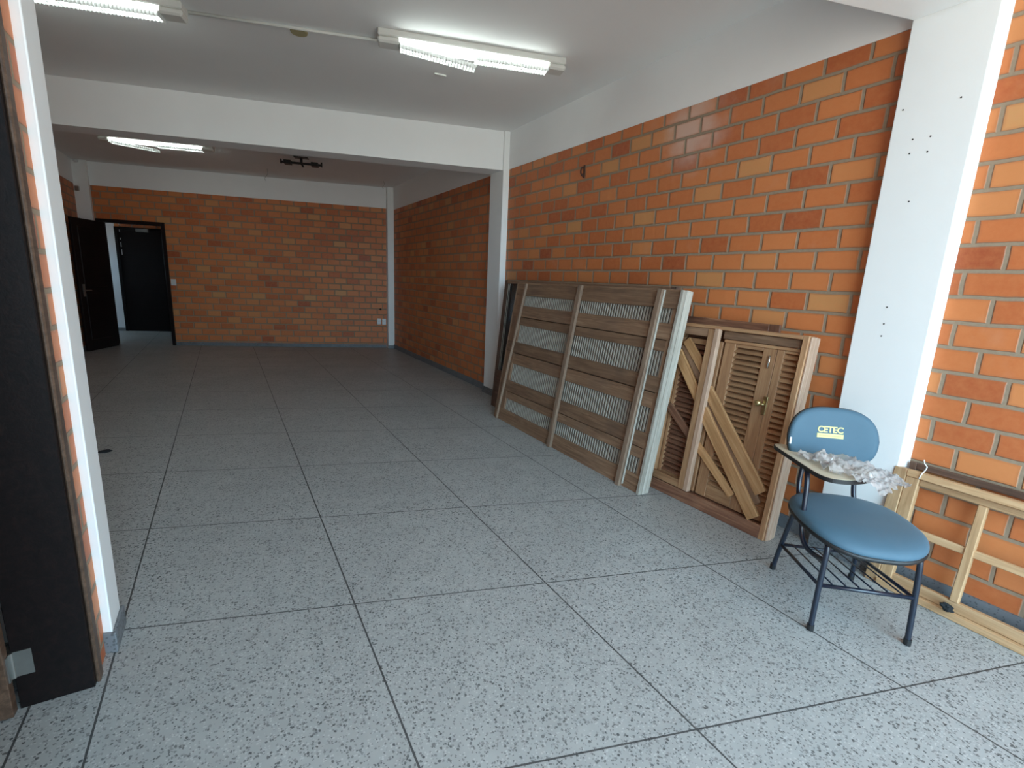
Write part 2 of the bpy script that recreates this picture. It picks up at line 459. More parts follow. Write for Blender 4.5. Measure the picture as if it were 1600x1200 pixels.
# columns
col_near = plan('trim_6', [(CA, RA + 0.10, -0.275, 0.085, 0, ZC)], M_white, 0.005)
plan('trim_7', [(CA, RA + 0.10, 4.472, 4.832, 0, ZC)], M_white, 0.005)
plan('trim_8', [(3.835, RA + 0.05, 9.50, BB + 0.05, 0, ZC)], M_white, 0.004)
plan('trim_9', [(LA_ - 0.05, -1.655, 9.48, BB + 0.05, 0, ZC)], M_white, 0.004)
plan('trim_10', [(-0.20, 0.0, -0.14, 0.035, 0, ZC)], M_white, 0.005)
# terrazzo skirting
SH, ST = 0.095, 0.014
plan('baseboard_right', [(RA - ST, RA, 0.085, 4.472, 0, SH), (RA - ST, RA, 4.832, 9.5, 0, SH), (RA - ST, RA, BF, -0.275, 0, SH)], M_splash)
plan('baseboard_columns', [(CA - ST, CA, -0.275 - ST, 0.085 + ST, 0, SH), (CA, RA - ST, -0.275 - ST, -0.275, 0, SH),
                           (CA - ST, CA, 4.472 - ST, 4.832 + ST, 0, SH), (CA, RA - ST, 4.472 - ST, 4.472, 0, SH),
                           (3.835, RA - ST, 9.5 - ST, 9.5, 0, SH * 0.75)], M_splash)
plan('baseboard_back', [(DA1, 3.835 - ST, BB - ST, BB, 0, 0.075)], M_splash)
plan('baseboard_left', [(LA_, LA_ + ST, 0.05, 9.48, 0, SH)], M_splash)
plan('baseboard_left_front', [(-0.042, ST, -0.14 - ST, -0.14, 0, SH), (0.0, ST, -0.14, 0.035 + ST, 0, SH)], M_splash, 0.004)

# screw holes left in the near column
HOLES = [(-0.9715, 2.3504), (-1.1909, 2.3467), (-1.0364, 2.2045), (-1.106, 2.2037), (-1.0348, 2.1419), (-1.106, 2.1368),
         (-1.0726, 1.9176), (-1.0721, 1.4084), (-1.073, 1.324), (-1.0727, 1.2615)]     # y, z on the column face
for (hy, hz_) in HOLES:
    p = Vector((CA * cS * U, hy, hz_))
    bm = bmesh.new(); bmesh.ops.create_cone(bm, cap_ends=True, segments=10, radius1=0.0042, radius2=0.0035, depth=0.003)
    o = mesh_obj('screw_hole', bm, M_hole); o.matrix_world = Matrix.Translation(p) @ Matrix.Rotation(-math.pi / 2, 4, 'Y')
    o.parent = col_near; o.matrix_parent_inverse = Matrix.Identity(4)

# ------------------------------------------------------------ doors
def frame_M(a, b, z=0.0, xd=None):
    xd = (xd or Ad).normalized(); yd = Vector((0, 0, 1)).cross(xd)
    M = Matrix((xd, yd, Vector((0, 0, 1)))).transposed().to_4x4(); M.translation = W(a, b, z); return M


# doorway in the back wall, leaf swung open into the room
d1 = empty('door_1', frame_M(DA0, BB)); d1['kind'] = 'structure'
wd = (DA1 - DA0) * U; hd = DZ * U; t_ = 0.055
box('door_frame', 0, t_, -0.03, 0.17 * U + 0.01, 0, hd, M_darkwood, d1, bev=0.003)
box('door_frame', wd - t_, wd, -0.03, 0.17 * U + 0.01, 0, hd, M_darkwood, d1, bev=0.003)
box('door_frame', t_, wd - t_, -0.03, 0.17 * U + 0.01, hd - t_, hd, M_darkwood, d1, bev=0.003)
hinge = W(-1.492, 9.448); tip = W(-1.835, 8.525)
ld = (tip - hinge).normalized(); ll = (tip - hinge).length
Ml = Matrix((ld, Vector((0, 0, 1)).cross(ld), Vector((0, 0, 1)))).transposed().to_4x4(); Ml.translation = hinge + Vector((0, 0, 0.008))
Mrel = d1.matrix_world.inverted() @ Ml
leaf = box('door_leaf', 0, ll, -0.018, 0.018, 0, 2.385 * U, M_darkwood, d1, Mrel, bev=0.003)
for z0_, z1_ in ((0.18, 0.95), (1.05, 2.02)):
    box('panel', 0.12, ll - 0.12, -0.024, 0.024, z0_, z1_, M_darkwood, leaf, Matrix.Identity(4), bev=0.006)
bm = bmesh.new(); add_tube(bm, [(ll - 0.09, 0.018, 1.0), (ll - 0.09, 0.055, 1.0), (ll - 0.20, 0.06, 1.0)], 0.009, 10)
add_box(bm, ll - 0.115, ll - 0.065, 0.017, 0.023, 0.90, 1.10)
mesh_obj('door_handle', bm, M_steel, leaf, Matrix.Identity(4))

# corridor behind: white pier, brick wall and a second dark door
HB = 12.22
wall_local('wall_corridor', W(0, HB), Ad, [(-1.75, 4.0, 0, 0.15, 2.50, 3.5), (-0.70, 4.0, 0, 0.15, 0, 2.50)], M_brick_b)
plan('wall_corridor_left', [(-3.4, -1.75, HB, HB + 0.15, 0, 3.5)], M_hallw)
plan('ceiling_corridor', [(-3.4, -2.1, BB, HB + 0.3, 3.5, 3.65)], M_ceil)
plan('wall_corridor_unseen', [(-3.5, -3.4, BB, HB - 0.85, 0, 3.5), (-3.5, -3.4, HB - 0.85, HB + 0.15, 0, 1.6), (-3.5, -3.4, HB - 0.85, HB + 0.15, 2.3, 3.5), (-3.4, -2.1, BB, BB + 0.15, 0, 3.5), (4.2, 4.3, BB, HB + 0.15, 0, 3.5)], M_hallw)  # unseen walls with a window gap, added to set the corridor's daylight
plan('baseboard_corridor', [(-3.4, -1.75, HB - 0.012, HB, 0, 0.08)], M_splash)
d2 = empty('door_2', frame_M(-1.75, HB)); d2['kind'] = 'structure'
w2 = 1.05 * U; h2 = 2.50 * U
box('door_frame', 0, 0.06, -0.03, 0.10, 0, h2, M_darkwood, d2, bev=0.003)
box('door_frame', w2 - 0.06, w2, -0.03, 0.10, 0, h2, M_darkwood, d2, bev=0.003)
box('door_frame', 0.06, w2 - 0.06, -0.03, 0.10, h2 - 0.06, h2, M_darkwood, d2, bev=0.003)
lf2 = box('door_leaf', 0.06, w2 - 0.06, 0.0, 0.04, 0.0, h2 - 0.06, M_darkwood, d2, bev=0.002)
bm = bmesh.new()
for k, (za, zb) in enumerate(((2.30, 2.40), (2.14, 2.23), (1.98, 2.02), (1.83, 1.93), (1.66, 1.78))):
    add_box(bm, 0.085, 0.10, -0.006, 0.0, za, zb)
mesh_obj('daylight_glint', bm, M_plate, lf2, Matrix.Identity(4))  # glints of daylight on the leaf, built as pale strips
cp = box('door_closer', 0.42, 0.66, -0.07, 0.0, 2.16, 2.23, M_steel, d2, bev=0.006)

# doorway beside the camera: jamb lining, architrave and the leaf opened into the other room
d3 = empty('door_3', frame_M(LN, ND1, 0, Yd)); d3['kind'] = 'structure'
hn = 2.75 * U; dn = (ND1 - ND0) * U
box('door_frame', -0.03, 0.0, 0.0, 0.21 * U, 0, hn - 0.03, M_darkwood, d3, bev=0.002)
box('door_frame', -dn, -dn + 0.03, 0.0, 0.21 * U, 0, hn - 0.03, M_darkwood, d3, bev=0.002)
box('door_frame', -dn, 0.0, 0.0, 0.21 * U, hn - 0.03, hn, M_darkwood, d3, bev=0.002)
box('architrave', -0.012, 0.032, -0.012, 0.0, 0, hn + 0.05, M_jamb, d3, bev=0.004)
box('architrave', -dn - 0.05, -dn + 0.012, -0.022, 0.0, 0, hn + 0.05, M_jamb, d3, bev=0.004)
box('architrave', -dn + 0.012, -0.012, -0.022, 0.0, hn - 0.012, hn + 0.05, M_jamb, d3, bev=0.004)
lf3 = box('door_leaf', -0.072, -0.036, 0.21 * U + 0.004, 0.21 * U + 0.80, 0.008, hn - 0.04, M_jamb, d3, bev=0.002)
for hz in (0.17, 1.15, 2.05):
    bm = bmesh.new()
    add_tube(bm, [(-0.036, 0.21 * U - 0.002, hz - 0.045), (-0.036, 0.21 * U - 0.002, hz + 0.045)], 0.006, 10)
    add_box(bm, -0.0335, -0.031, 0.21 * U - 0.05, 0.21 * U, hz - 0.045, hz + 0.045)
    add_box(bm, -0.060, -0.036, 0.21 * U, 0.21 * U + 0.004, hz - 0.045, hz + 0.045)
    mesh_obj('hinge', bm, M_steel, d3)

# ------------------------------------------------------------ ceiling fittings
def light_fixture(name, a0, a1, b, label, group, lit=(0.12, 0.12), droop=True):
    """surface batten light across the room, z measured from the ceiling"""
    M = frame_M(a0, b, ZC); L = (a1 - a0) * U
    root = empty(name, M, label, 'ceiling light', group)
    bm = bmesh.new()
    add_box(bm, 0, L, -0.062, 0.062, -0.045, 0, None, 0.006)
    mesh_obj('housing', bm, M_fixture, root)
    x0 = lit[0] * L; x1 = L - lit[1] * L; xm = (x0 + x1) / 2
    for xa, xb in ((0.0, x0), (x1, L)):
        bm = bmesh.new(); add_box(bm, xa, xb, -0.060, 0.060, -0.088, -0.045, None, 0.012)
        mesh_obj('end_cap', bm, M_fixture, root)
    box('clip', xm - 0.06, xm + 0.06, 0.062, 0.076, -0.06, -0.035, M_fixture, root, bev=0.003)
    for y in (-0.030, 0.030):
        tube('fluorescent_tube', [(x0, y, -0.068), (x1, y, -0.068)], 0.015, M_lamp, root, seg=10)
    # two louvre grilles; the left one has dropped at the middle
    for k, (xa, xb) in enumerate(((x0, xm), (xm, x1))):
        n = int((xb - xa) / 0.022); bm = bmesh.new(); Lk = xb - xa
        for i in range(n + 1):
            x = Lk * i / n
            add_box(bm, x - 0.0022, x + 0.0022, -0.058, 0.058, -0.014, 0.014)
        for y in (-0.038, 0.0, 0.038):
            add_box(bm, 0, Lk, y - 0.002, y + 0.002, -0.014, 0.014)
        ang = 0.105 if (k == 0 and droop) else 0.0
        Mk = Matrix.Translation((xa, 0, -0.090)) @ Matrix.Rotation(ang, 4, 'Y')
        mesh_obj('louvre', bm, M_louv, root, Mk)
    return root


light_fixture('ceiling_light', 1.754, 3.307, 2.29, 'white tube ceiling light nearest the right wall, its louvre hanging down in the middle', 'fluorescent ceiling lights', (0.11, 0.10))
light_fixture('ceiling_light', -1.18, 0.406, 2.40, 'white twin tube ceiling light cut off by the column at the top left', 'fluorescent ceiling lights', (0.11, 0.10), droop=False)
light_fixture('ceiling_light', -0.99, 0.53, 7.06, 'white tube ceiling light in the far dim half, partly behind the cross beam', 'fluorescent ceiling lights', (0.09, 0.10))


p0 = W(0.42, 2.47, ZC); p1 = W(1.83, 2.43, ZC)
c_ = tube('wiring_conduit', [p0 + Vector((0, 0, -0.012)), p1 + Vector((0, 0, -0.012))], 0.011, M_fixture, seg=8)
tag(c_, 'thin white wiring conduit on the ceiling joining two tube lights', 'conduit')
bm = bmesh.new(); bmesh.ops.create_cone(bm, cap_ends=True, segments=28, radius1=0.056, radius2=0.06, depth=0.012)
o = mesh_obj('cover_plate', bm, M_yellowed); o.matrix_world = Matrix.Translation(Vector((1.0395, 1.9623, 3.15)) + Vector((0, 0, -0.006)))
tag(o, 'round yellowed blank cover plate on the ceiling beside the conduit', 'cover plate')
pk = Vector((2.1544, 2.0212, 3.15))
o = box('ceiling_bracket', -0.05, 0.05, -0.012, 0.012, -0.012, 0, M_fixture, None, bev=0.003)
o.matrix_world = Matrix.Translation(pk) @ Matrix.Rotation(SK + 0.15, 4, 'Z')
tag(o, 'small white bracket stuck on the ceiling just behind the drooping light', 'bracket')

# projector mount hanging in the far half
pm = Vector((1.5814, 6.119, 3.06))
pj = empty('projector_mount', Matrix.Translation(Vector((pm.x, pm.y, ZC * U))) @ Matrix.Rotation(SK, 4, 'Z'), 'black metal projector bracket hanging from the ceiling beyond the cross beam', 'bracket')
box('ceiling_plate', -0.10, 0.10, -0.06, 0.06, -0.012, 0, M_black, pj, bev=0.002)
tube('stem', [(0, 0, -0.01), (0, 0, -0.075)], 0.018, M_black, pj)
box('arm', -0.29, 0.29, -0.02, 0.02, -0.100, -0.072, M_black, pj, bev=0.003)
for s in (-1, 1):
    bm = bmesh.new()
    add_box(bm, s * 0.19 - 0.05, s * 0.19 + 0.05, -0.06, 0.06, -0.115, -0.06, None, 0.004)
    add_tube(bm, [(s * 0.285, 0, -0.11), (s * 0.285, 0, -0.045)], 0.012, 8)
    mesh_obj('clamp', bm, M_black, pj)
tube('lever', [(0.0, -0.01, -0.09), (0.03, -0.03, -0.135)], 0.014, M_black, pj)
for i, (x0, y0, lb) in enumerate(((1.2066, 7.3817, 'loose grey wire hanging from the ceiling left of the projector bracket'),
                                         (3.0756, 7.0055, 'loose grey wire end hanging beside the far right column'))):
    pa = Vector((x0, y0, ZC * U)); pb = pa + Vector((-0.03 if i == 0 else 0.0, 0, -0.20 if i == 0 else -0.13))
    o = tube('loose_wire', [pa, pa.lerp(pb, 0.4) + Vector((0.02, 0, 0)), pa.lerp(pb, 0.8) + Vector((-0.015, 0, 0)), pb], 0.0028, M_wire, curved=True, seg=6)
    tag(o, lb, 'wire')
# small alarm sensor and clip by the far left column
bm = bmesh.new(); bmesh.ops.create_uvsphere(bm, u_segments=14, v_segments=10, radius=0.035)
o = mesh_obj('alarm_sensor', bm, M_plate, smooth=True); o.matrix_world = Matrix.Translation(W(-1.80, 9.40, 3.46)) @ Matrix.Diagonal((1, 1, 0.8, 1))
tag(o, 'small white round sensor on the ceiling above the far left column', 'sensor')
o = box('wall_clip', -0.03, 0.03, -0.03, 0.0, -0.04, 0.04, M_steel, None, bev=0.006); o.matrix_world = frame_M(-1.84, 9.48, 2.98)
tag(o, 'small dark metal clip near the top of the far left column', 'clip')

# ------------------------------------------------------------ things fixed to the walls
def plate(name, a, z, wdt, hgt, label, cat, group=None, kind='switch'):
    r = empty(name, frame_M(a, BB, z), label, cat, group)
    box('cover', -wdt / 2, wdt / 2, -0.010, 0, -hgt / 2, hgt / 2, M_plate, r, bev=0.003)
    if kind == 'switch':
        box('rocker', -0.012, 0.012, -0.014, -0.010, -0.022, 0.022, M_fixture, r, bev=0.002)
    else:
        bm = bmesh.new()
        for sx_ in (-0.009, 0.009):
            add_tube(bm, [(sx_, -0.0105, 0), (sx_, -0.0098, 0)], 0.003, 8)
        mesh_obj('pin_hole', bm, M_hole, r)
    return r


plate('light_switch', -0.405, 1.305, 0.082, 0.118, 'white light switch on the back brick wall right of the dark doorway', 'switch')
plate('wall_outlet', 3.665, 0.605, 0.075, 0.12, 'left of the two white outlet plates low on the back wall', 'outlet', 'outlets on the back wall', 'outlet')
plate('wall_outlet', 3.775, 0.60, 0.075, 0.12, 'right of the two white outlet plates, beside the far right column', 'outlet', 'outlets on the back wall', 'outlet')
bm = bmesh.new(); bmesh.ops.create_cone(bm, cap_ends=True, segments=18, radius1=0.022, radius2=0.018, depth=0.006)
o = mesh_obj('conduit_hole', bm, M_hole); o.matrix_world = frame_M(3.70, BB, 0.88) @ Matrix.Translation((0, -0.002, 0)) @ Matrix.Rotation(math.pi / 2, 4, 'X')
tag(o, 'dark round hole in the back brick wall above the outlet plates', 'hole')
# rusty hook on the right wall
hp = Vector((3.4198, 1.5768, 2.4909))
hk = empty('wall_hook', Matrix.Translation(hp) @ Matrix.Rotation(math.pi / 2, 4, 'Z'), 'small rusty iron hook high on the bright right brick wall', 'hook')
box('mounting_plate', -0.012, 0.012, 0.0, 0.006, -0.055, 0.055, M_rust, hk, bev=0.002)
tube('hook', [(0, 0.004, 0.03), (0.0, 0.035, 0.025), (0, 0.04, -0.02), (0.0, 0.012, -0.045), (0, 0.02, -0.02)], 0.007, M_rust, hk, curved=True, seg=8)
# dark scrap on the floor
sp = Vector((-0.4392, 2.4459, 0.0))
bm = bmesh.new(); bmesh.ops.create_icosphere(bm, subdivisions=3, radius=0.03)
for v in bm.verts:
    v.co *= 1 + 0.35 * noise.noise(v.co * 40); v.co.x *= 1.5; v.co.z = max(v.co.z * 0.35, -0.004)
o = mesh_obj('dried_leaf', bm, M_rag, smooth=True); o.matrix_world = Matrix.Translation(sp + Vector((0, 0, 0.005))) @ Matrix.Rotation(0.4, 4, 'Z')
tag(o, 'small dark scrap lying alone on the terrazzo floor at the left', 'debris')

# ------------------------------------------------------------ leaning joinery
def lean_root(name, ab0, ab1, deg, label, cat, group=None, back=0.0, dx=0.0, lift=0.0):
    o = W(*ab0); e = W(*ab1) - o; e.normalize()
    out = Vector((-e.y, e.x, 0))
    if out.x < 0: out = -out
    th = math.radians(deg)
    v = out * math.cos(th) + Vector((0, 0, 1)) * math.sin(th)
    y = v.cross(e)                       # depth axis, into the wall
    if y.x < 0: y = -y
    M = Matrix((e, y, v)).transposed().to_4x4(); M.translation = o + y * back + e * dx + Vector((0, 0, lift))
    return empty(name, M, label, cat, group)


KEEP = {}


def board(root, name, x0, x1, y0, y1, z0, z1, mat, rot=0.0, bev=0.003, label=None, parent=None, pinv=None):
    """one board, grain along its longer side; sizes in metres in the root's frame"""
    cx, cy, cz = (x0 + x1) / 2, (y0 + y1) / 2, (z0 + z1) / 2
    lx, ly, lz = x1 - x0, y1 - y0, z1 - z0
    bm = bmesh.new()
    if lz > lx and rot == 0.0:
        add_box(bm, -lz / 2, lz / 2, -ly / 2, ly / 2, -lx / 2, lx / 2, None, bev)
        Mr = Matrix.Rotation(-math.pi / 2, 4, 'Y')
    else:
        add_box(bm, -lx / 2, lx / 2, -ly / 2, ly / 2, -lz / 2, lz / 2, None, bev)
        Mr = Matrix.Rotation(-rot, 4, 'Y')
    MX = Matrix.Translation((cx, cy, cz)) @ Mr
    o = mesh_obj(name, bm, mat, parent or root, (pinv @ MX) if pinv else MX)
    KEEP[o.name] = MX
    if label: o['label'] = label
    return o


def slope_board(root, name, p, q, wid, y0, y1, mat, bev=0.003):
    """board whose centre line runs p -> q (x,z)"""
    dx, dz = q[0] - p[0], q[1] - p[1]; L = math.hypot(dx, dz); ang = math.atan2(dz, dx)
    bm = bmesh.new(); add_box(bm, -L / 2, L / 2, -(y1 - y0) / 2, (y1 - y0) / 2, -wid / 2, wid / 2, None, bev)
    return mesh_obj(name, bm, mat, root, Matrix.Translation(((p[0] + q[0]) / 2, (y0 + y1) / 2, (p[1] + q[1]) / 2)) @ Matrix.Rotation(-ang, 4, 'Y'))


# --- big shuttered frame lying on its side (front of the far stack)
S1 = lean_root('louvred_shutter', (3.372, 3.457), (3.364, 1.002), 81.0,
               'large weathered louvred shutter frame lying on its side, front of the far stack', 'shutter frame')
H1, L1, D1 = 1.635 * U, 2.453 * U, 0.112 * U
y_s = 0.012
xr = 2.372 * U; xl = 0.19 * U
bands = [(1.371, 1.487), (0.948, 1.148), (0.49, 0.692), (0.142, 0.276)]
rails = [(1.487, 1.625), (1.242, 1.371), (1.148, 1.236), (0.824, 0.948), (0.692, 0.816), (0.366, 0.49), (0.276, 0.360), (0.0, 0.142)]
for k, (z0, z1) in enumerate(rails):
    board(S1, 'rail', 0.012, 2.418 * U, y_s + (0.006 if k in (2, 4, 6) else 0.0), y_s + 0.026, z0 * U, z1 * U, M_wgrey)
board(S1, 'stile', 0.004, xl, y_s + 0.004, y_s + 0.036, 0.0, 1.622 * U, M_wgrey)
board(S1, 'stile', xr, 2.418 * U, y_s + 0.004, y_s + 0.036, 0.0, 1.622 * U, M_wgrey)
for z0, z1 in bands:
    bm = bmesh.new(); n = int((xr - xl) / (0.0318 * U)); pit = (xr - xl) / n
    for i in range(n):
        x = xl + pit * (i + 0.5)
        Ms = Matrix.Translation((x, y_s + 0.020, (z0 + z1) / 2 * U)) @ Matrix.Rotation(math.radians(-14), 4, 'Z')
        add_box(bm, -0.0092, 0.0092, -0.003, 0.003, -(z1 - z0) / 2 * U, (z1 - z0) / 2 * U, Ms)
    mesh_obj('louvre_panel', bm, M_slat, S1)
# jamb profile around: three pale planks make the thick right edge
for j in range(3):
    ya = -0.002 + j * 0.035
    board(S1, 'jamb', L1 - 0.026 + (0.004 if j == 1 else 0), L1 + (0.0, 0.003, 0.0)[j], ya, ya + 0.033, 0, H1 - (0.0 if j else 0.004), M_wpale, label='sun bleached pale jamb plank')
    board(S1, 'jamb', -0.002, 0.012, ya + 0.012, ya + 0.033, 0, H1 - 0.01, M_wgrey)
    board(S1, 'head', 0.012, L1 - 0.028, ya + (0.012 if j == 0 else 0), ya + 0.033, H1 - 0.018, H1 - 0.002, M_wgrey)
board(S1, 'back_panel', 0.02, L1 - 0.03, 0.052, 0.060, 0.01, H1 - 0.02, M_wdark)
# loose battens nailed over the face
slope_board(S1, 'batten', (0.088 * U, -0.002), (0.222 * U, 1.622 * U), 0.028, -0.012, y_s, M_wbat)
slope_board(S1, 'batten', (1.208 * U, 0.0), (1.214 * U, 1.63 * U), 0.052, -0.016, y_s, M_wbat)
slope_board(S1, 'batten', (2.222 * U, -0.004), (2.238 * U, 1.63 * U), 0.044, -0.022, y_s, M_wbat)
slope_board(S1, 'batten', (2.258 * U, 0.02), (2.266 * U, 1.625 * U), 0.010, -0.004, y_s, M_wpale)

# --- dark frame behind it, leaning more steeply, with glazing bars
S1b = lean_root('glazed_frame', (3.615, 4.02), (3.600, 1.24), 84.9,
                'dark brown glazed frame standing just behind the large louvred shutter', 'window frame')
H1b, L1b = 1.640 * U, 2.77 * U
board(S1b, 'stile', 0, 0.055, 0, 0.05, 0, H1b, M_wdark)
board(S1b, 'stile', L1b - 0.055, L1b, 0, 0.05, 0, H1b, M_wdark)
board(S1b, 'rail', 0.055, L1b - 0.055, 0, 0.05, H1b - 0.035, H1b, M_wgrey)
board(S1b, 'rail', 0.055, L1b - 0.055, 0, 0.05, 0, 0.30 * H1b, M_wdark)
for x in (0.075, 0.105):
    board(S1b, 'glazing_bar', x, x + 0.008, 0.004, 0.012, 0.30 * H1b, H1b - 0.035, M_wpale)
board(S1b, 'pane', 0.055, L1b - 0.055, 0.022, 0.027, 0.30 * H1b, H1b - 0.035, M_glassdark, bev=0)

# --- casing with louvred shutters (near stack)
S2 = lean_root('shutter_casing', (3.593, 1.086), (3.625, 0.197), 83.5,
               'warm brown casing with louvred shutters, a brass lock and diagonal braces, behind the chair', 'shutter frame')
XR = 0.905 * U; XL = -0.10 * U; H2 = 1.372 * U; DP = 0.105
S = U
# casing
board(S2, 'casing_stile', XR - 0.034, XR, 0.0, 0.045, 0.0, H2, M_wwarm)
board(S2, 'casing_stile', XR + 0.0005, XR + 0.012, 0.012, DP, 0.0, H2 - 0.004, M_wpink)
board(S2, 'casing_stile', XR + 0.001, XR + 0.016, 0.045, 0.066, 0.0, H2 - 0.002, M_wpink)
board(S2, 'casing_stile', XR - 0.030, XR, 0.046, DP, 0.0, H2, M_wpink)
board(S2, 'casing_stile', XL, XL + 0.034, 0.0, DP, 0.0, H2, M_wwarm)
board(S2, 'casing_head', XL + 0.034, XR - 0.034, 0.0, DP, H2 - 0.024, H2, M_wwarm)
board(S2, 'casing_sill', XL + 0.034, XR - 0.034, 0.0, DP, 0.0, 0.092 * S, M_wred, label='reddish brown sill board')
# top rails of the shutters
board(S2, 'top_rail', 0.30 * S, 0.868 * S, 0.028, 0.062, 1.287 * S, 1.343 * S, M_wgrey)
board(S2, 'top_rail', 0.31 * S, 0.868 * S, 0.034, 0.068, 1.262 * S, 1.284 * S, M_wwarm)


def leaf_shutter(x0, x1, sl, sr, z0, z1, lt, lb, mat_l):
    r = board(S2, 'shutter_leaf', x0, x0 + sl, 0.038, 0.072, z0, z1, M_wwarm)
    Mi = KEEP[r.name].inverted()

    def sub(nm, xa, xb, za, zb, mt):
        o = board(S2, nm, xa, xb, 0.040, 0.070, za, zb, mt, parent=r, pinv=Mi)
    sub('stile', x1 - sr, x1, z0, z1, M_wwarm)
    sub('rail', x0 + sl, x1 - sr, z0, lb, M_wwarm)
    sub('rail', x0 + sl, x1 - sr, lt, z1, M_wwarm)
    bm = bmesh.new(); pit = 0.040 * S; n = int((lt - lb) / pit)
    for i in range(n + 1):
        z = lb + (lt - lb) * (i + 0.5) / (n + 1)
        Ms = Matrix.Translation(((x0 + sl + x1 - sr) / 2, 0.056, z)) @ Matrix.Rotation(math.radians(-52 + random.uniform(-5, 5)), 4, 'X')
        add_box(bm, -(x1 - sr - x0 - sl) / 2, (x1 - sr - x0 - sl) / 2, -0.0035, 0.0035, -0.023, 0.023, Ms)
    mesh_obj('louvres', bm, mat_l, r, Mi)
    return r


lfA = leaf_shutter(0.318 * S, 0.700 * S, 0.085 * S, 0.092 * S, 0.100 * S, 1.262 * S, 1.238 * S, 0.20 * S, M_wwarm)
lfB = leaf_shutter(0.703 * S, 0.866 * S, 0.050 * S, 0.022 * S, 0.100 * S, 1.262 * S, 1.245 * S, 0.20 * S, M_wwarm)
lfC = leaf_shutter(-0.055 * S, 0.30 * S, 0.03 * S, 0.06 * S, 0.100 * S, 1.262 * S, 1.22 * S, 0.17 * S, M_wred)
# sash frame set in the opening at the left
board(S2, 'sash_stile', 0.202 * S, 0.254 * S, -0.016, 0.022, 0.100 * S, 1.344 * S, M_wwarm)
board(S2, 'sash_stile', 0.2545 * S, 0.292 * S, -0.020, 0.018, 0.100 * S, 1.350 * S, M_wpink, label='pale strip for the lit edge of the post')  # lit side of the sash post, its brightness put into paler wood
board(S2, 'sash_rail', XL + 0.036, 0.202 * S, -0.010, 0.022, 1.285 * S, 1.344 * S, M_wgrey)
board(S2, 'sash_rail', XL + 0.036, 0.202 * S, -0.010, 0.022, 0.100 * S, 0.158 * S, M_wwarm)
# diagonal braces
def brace(u1, v1, u2, v2, wid, y0, y1, mat=None): slope_board(S2, 'brace', (u1 * S, v1 * S), (u2 * S, v2 * S), wid * S, y0, y1, mat or M_wbrace)


brace(0.262, 0.905, 0.815, 0.298, 0.084, 0.008, 0.030)
brace(0.27, 0.83, 0.80, 0.215, 0.065, 0.018, 0.034, M_wgrey)
brace(0.265, 0.745, 0.806, 0.118, 0.088, -0.002, 0.026)
brace(0.262, 0.475, 0.62, 0.20, 0.060, 0.012, 0.032)
brace(0.00, 1.24, 0.235, 1.00, 0.070, 0.012, 0.030)
brace(-0.02, 1.200, 0.232, 0.90, 0.052, 0.020, 0.034, M_wgrey)
brace(-0.06, 1.14, 0.225, 0.80, 0.080, 0.004, 0.026)
brace(-0.05, 0.70, 0.22, 0.50, 0.060, 0.010, 0.030, M_wred)
# hardware
bm = bmesh.new()
add_box(bm, 0.690 * S, 0.716 * S, 0.028, 0.037, 0.815 * S, 0.940 * S, None, 0.002)
lk = mesh_obj('lock_plate', bm, M_brass, S2)
bm = bmesh.new(); add_tube(bm, [(0.702 * S, 0.028, 0.885 * S), (0.702 * S, 0.010, 0.885 * S), (0.672 * S, 0.006, 0.888 * S)], 0.007, 10)
bmesh.ops.create_uvsphere(bm, u_segments=14, v_segments=10, radius=0.020, matrix=Matrix.Translation((0.668 * S, 0.008, 0.888 * S)))
mesh_obj('door_knob', bm, M_brass, lk, Matrix.Identity(4), smooth=True)
tube('bolt', [(0.668 * S, 0.030, 1.215 * S), (0.668 * S, 0.030, 1.130 * S)], 0.006, M_chrome, S2)

# --- frames behind the casing
S2b = lean_root('louvred_screen', (3.868, 1.75), (3.868, 0.40), 88.5,
                'dark louvred panel behind the near stack, only its top edge showing', 'shutter panel')
H2b = 1.405 * U; L2b = 1.22 * U
board(S2b, 'stile', 0, 0.07, 0, 0.02, 0, H2b, M_wred)
board(S2b, 'stile', L2b - 0.07, L2b, 0, 0.02, 0, H2b, M_wred)
board(S2b, 'rail', 0.07, L2b - 0.07, 0, 0.02, H2b - 0.07, H2b, M_wred)
board(S2b, 'rail', 0.07, L2b - 0.07, 0, 0.02, 0, 0.12, M_wred)
bm = bmesh.new()
for i in range(26):
    z = 0.14 + i * (H2b - 0.23) / 25
    add_box(bm, 0.07, L2b - 0.07, -0.003, 0.003, -0.018, 0.018, Matrix.Translation((0, 0.010, z)) @ Matrix.Rotation(-0.3, 4, 'X'))
mesh_obj('louvres', bm, M_wred, S2b)

# --- light sash frame at the far right of the picture
S3 = lean_root('sash_frame', (3.800, -0.285), (3.785, -0.959), 83.3,
               'pale unpainted wooden sash frame with a cross bar, leaning right of the chair', 'window frame')
L3 = 1.40 * U; H3 = 0.692 * U
board(S3, 'stile', 0.0, 0.060 * U, 0, 0.045, 0, H3, M_wlight)
board(S3, 'stile', 0.0605 * U, 0.120 * U, 0.006, 0.045, 0.037 * U, H3 - 0.037 * U, M_wlight)
board(S3, 'stile', L3 - 0.12 * U, L3, 0, 0.045, 0, H3, M_wlight)
board(S3, 'rail', 0.06 * U, L3 - 0.12 * U, 0, 0.045, H3 - 0.036 * U, H3, M_wlight)
board(S3, 'rail', 0.12 * U, L3 - 0.12 * U, 0.018, 0.045, H3 - 0.075 * U, H3 - 0.037 * U, M_wlight)
board(S3, 'rail', 0.06 * U, L3 - 0.12 * U, -0.012, 0.045, 0, 0.036 * U, M_wlight)
board(S3, 'rail', 0.06 * U, L3 - 0.12 * U, 0.014, 0.045, 0.037 * U, 0.092 * U, M_wlight)
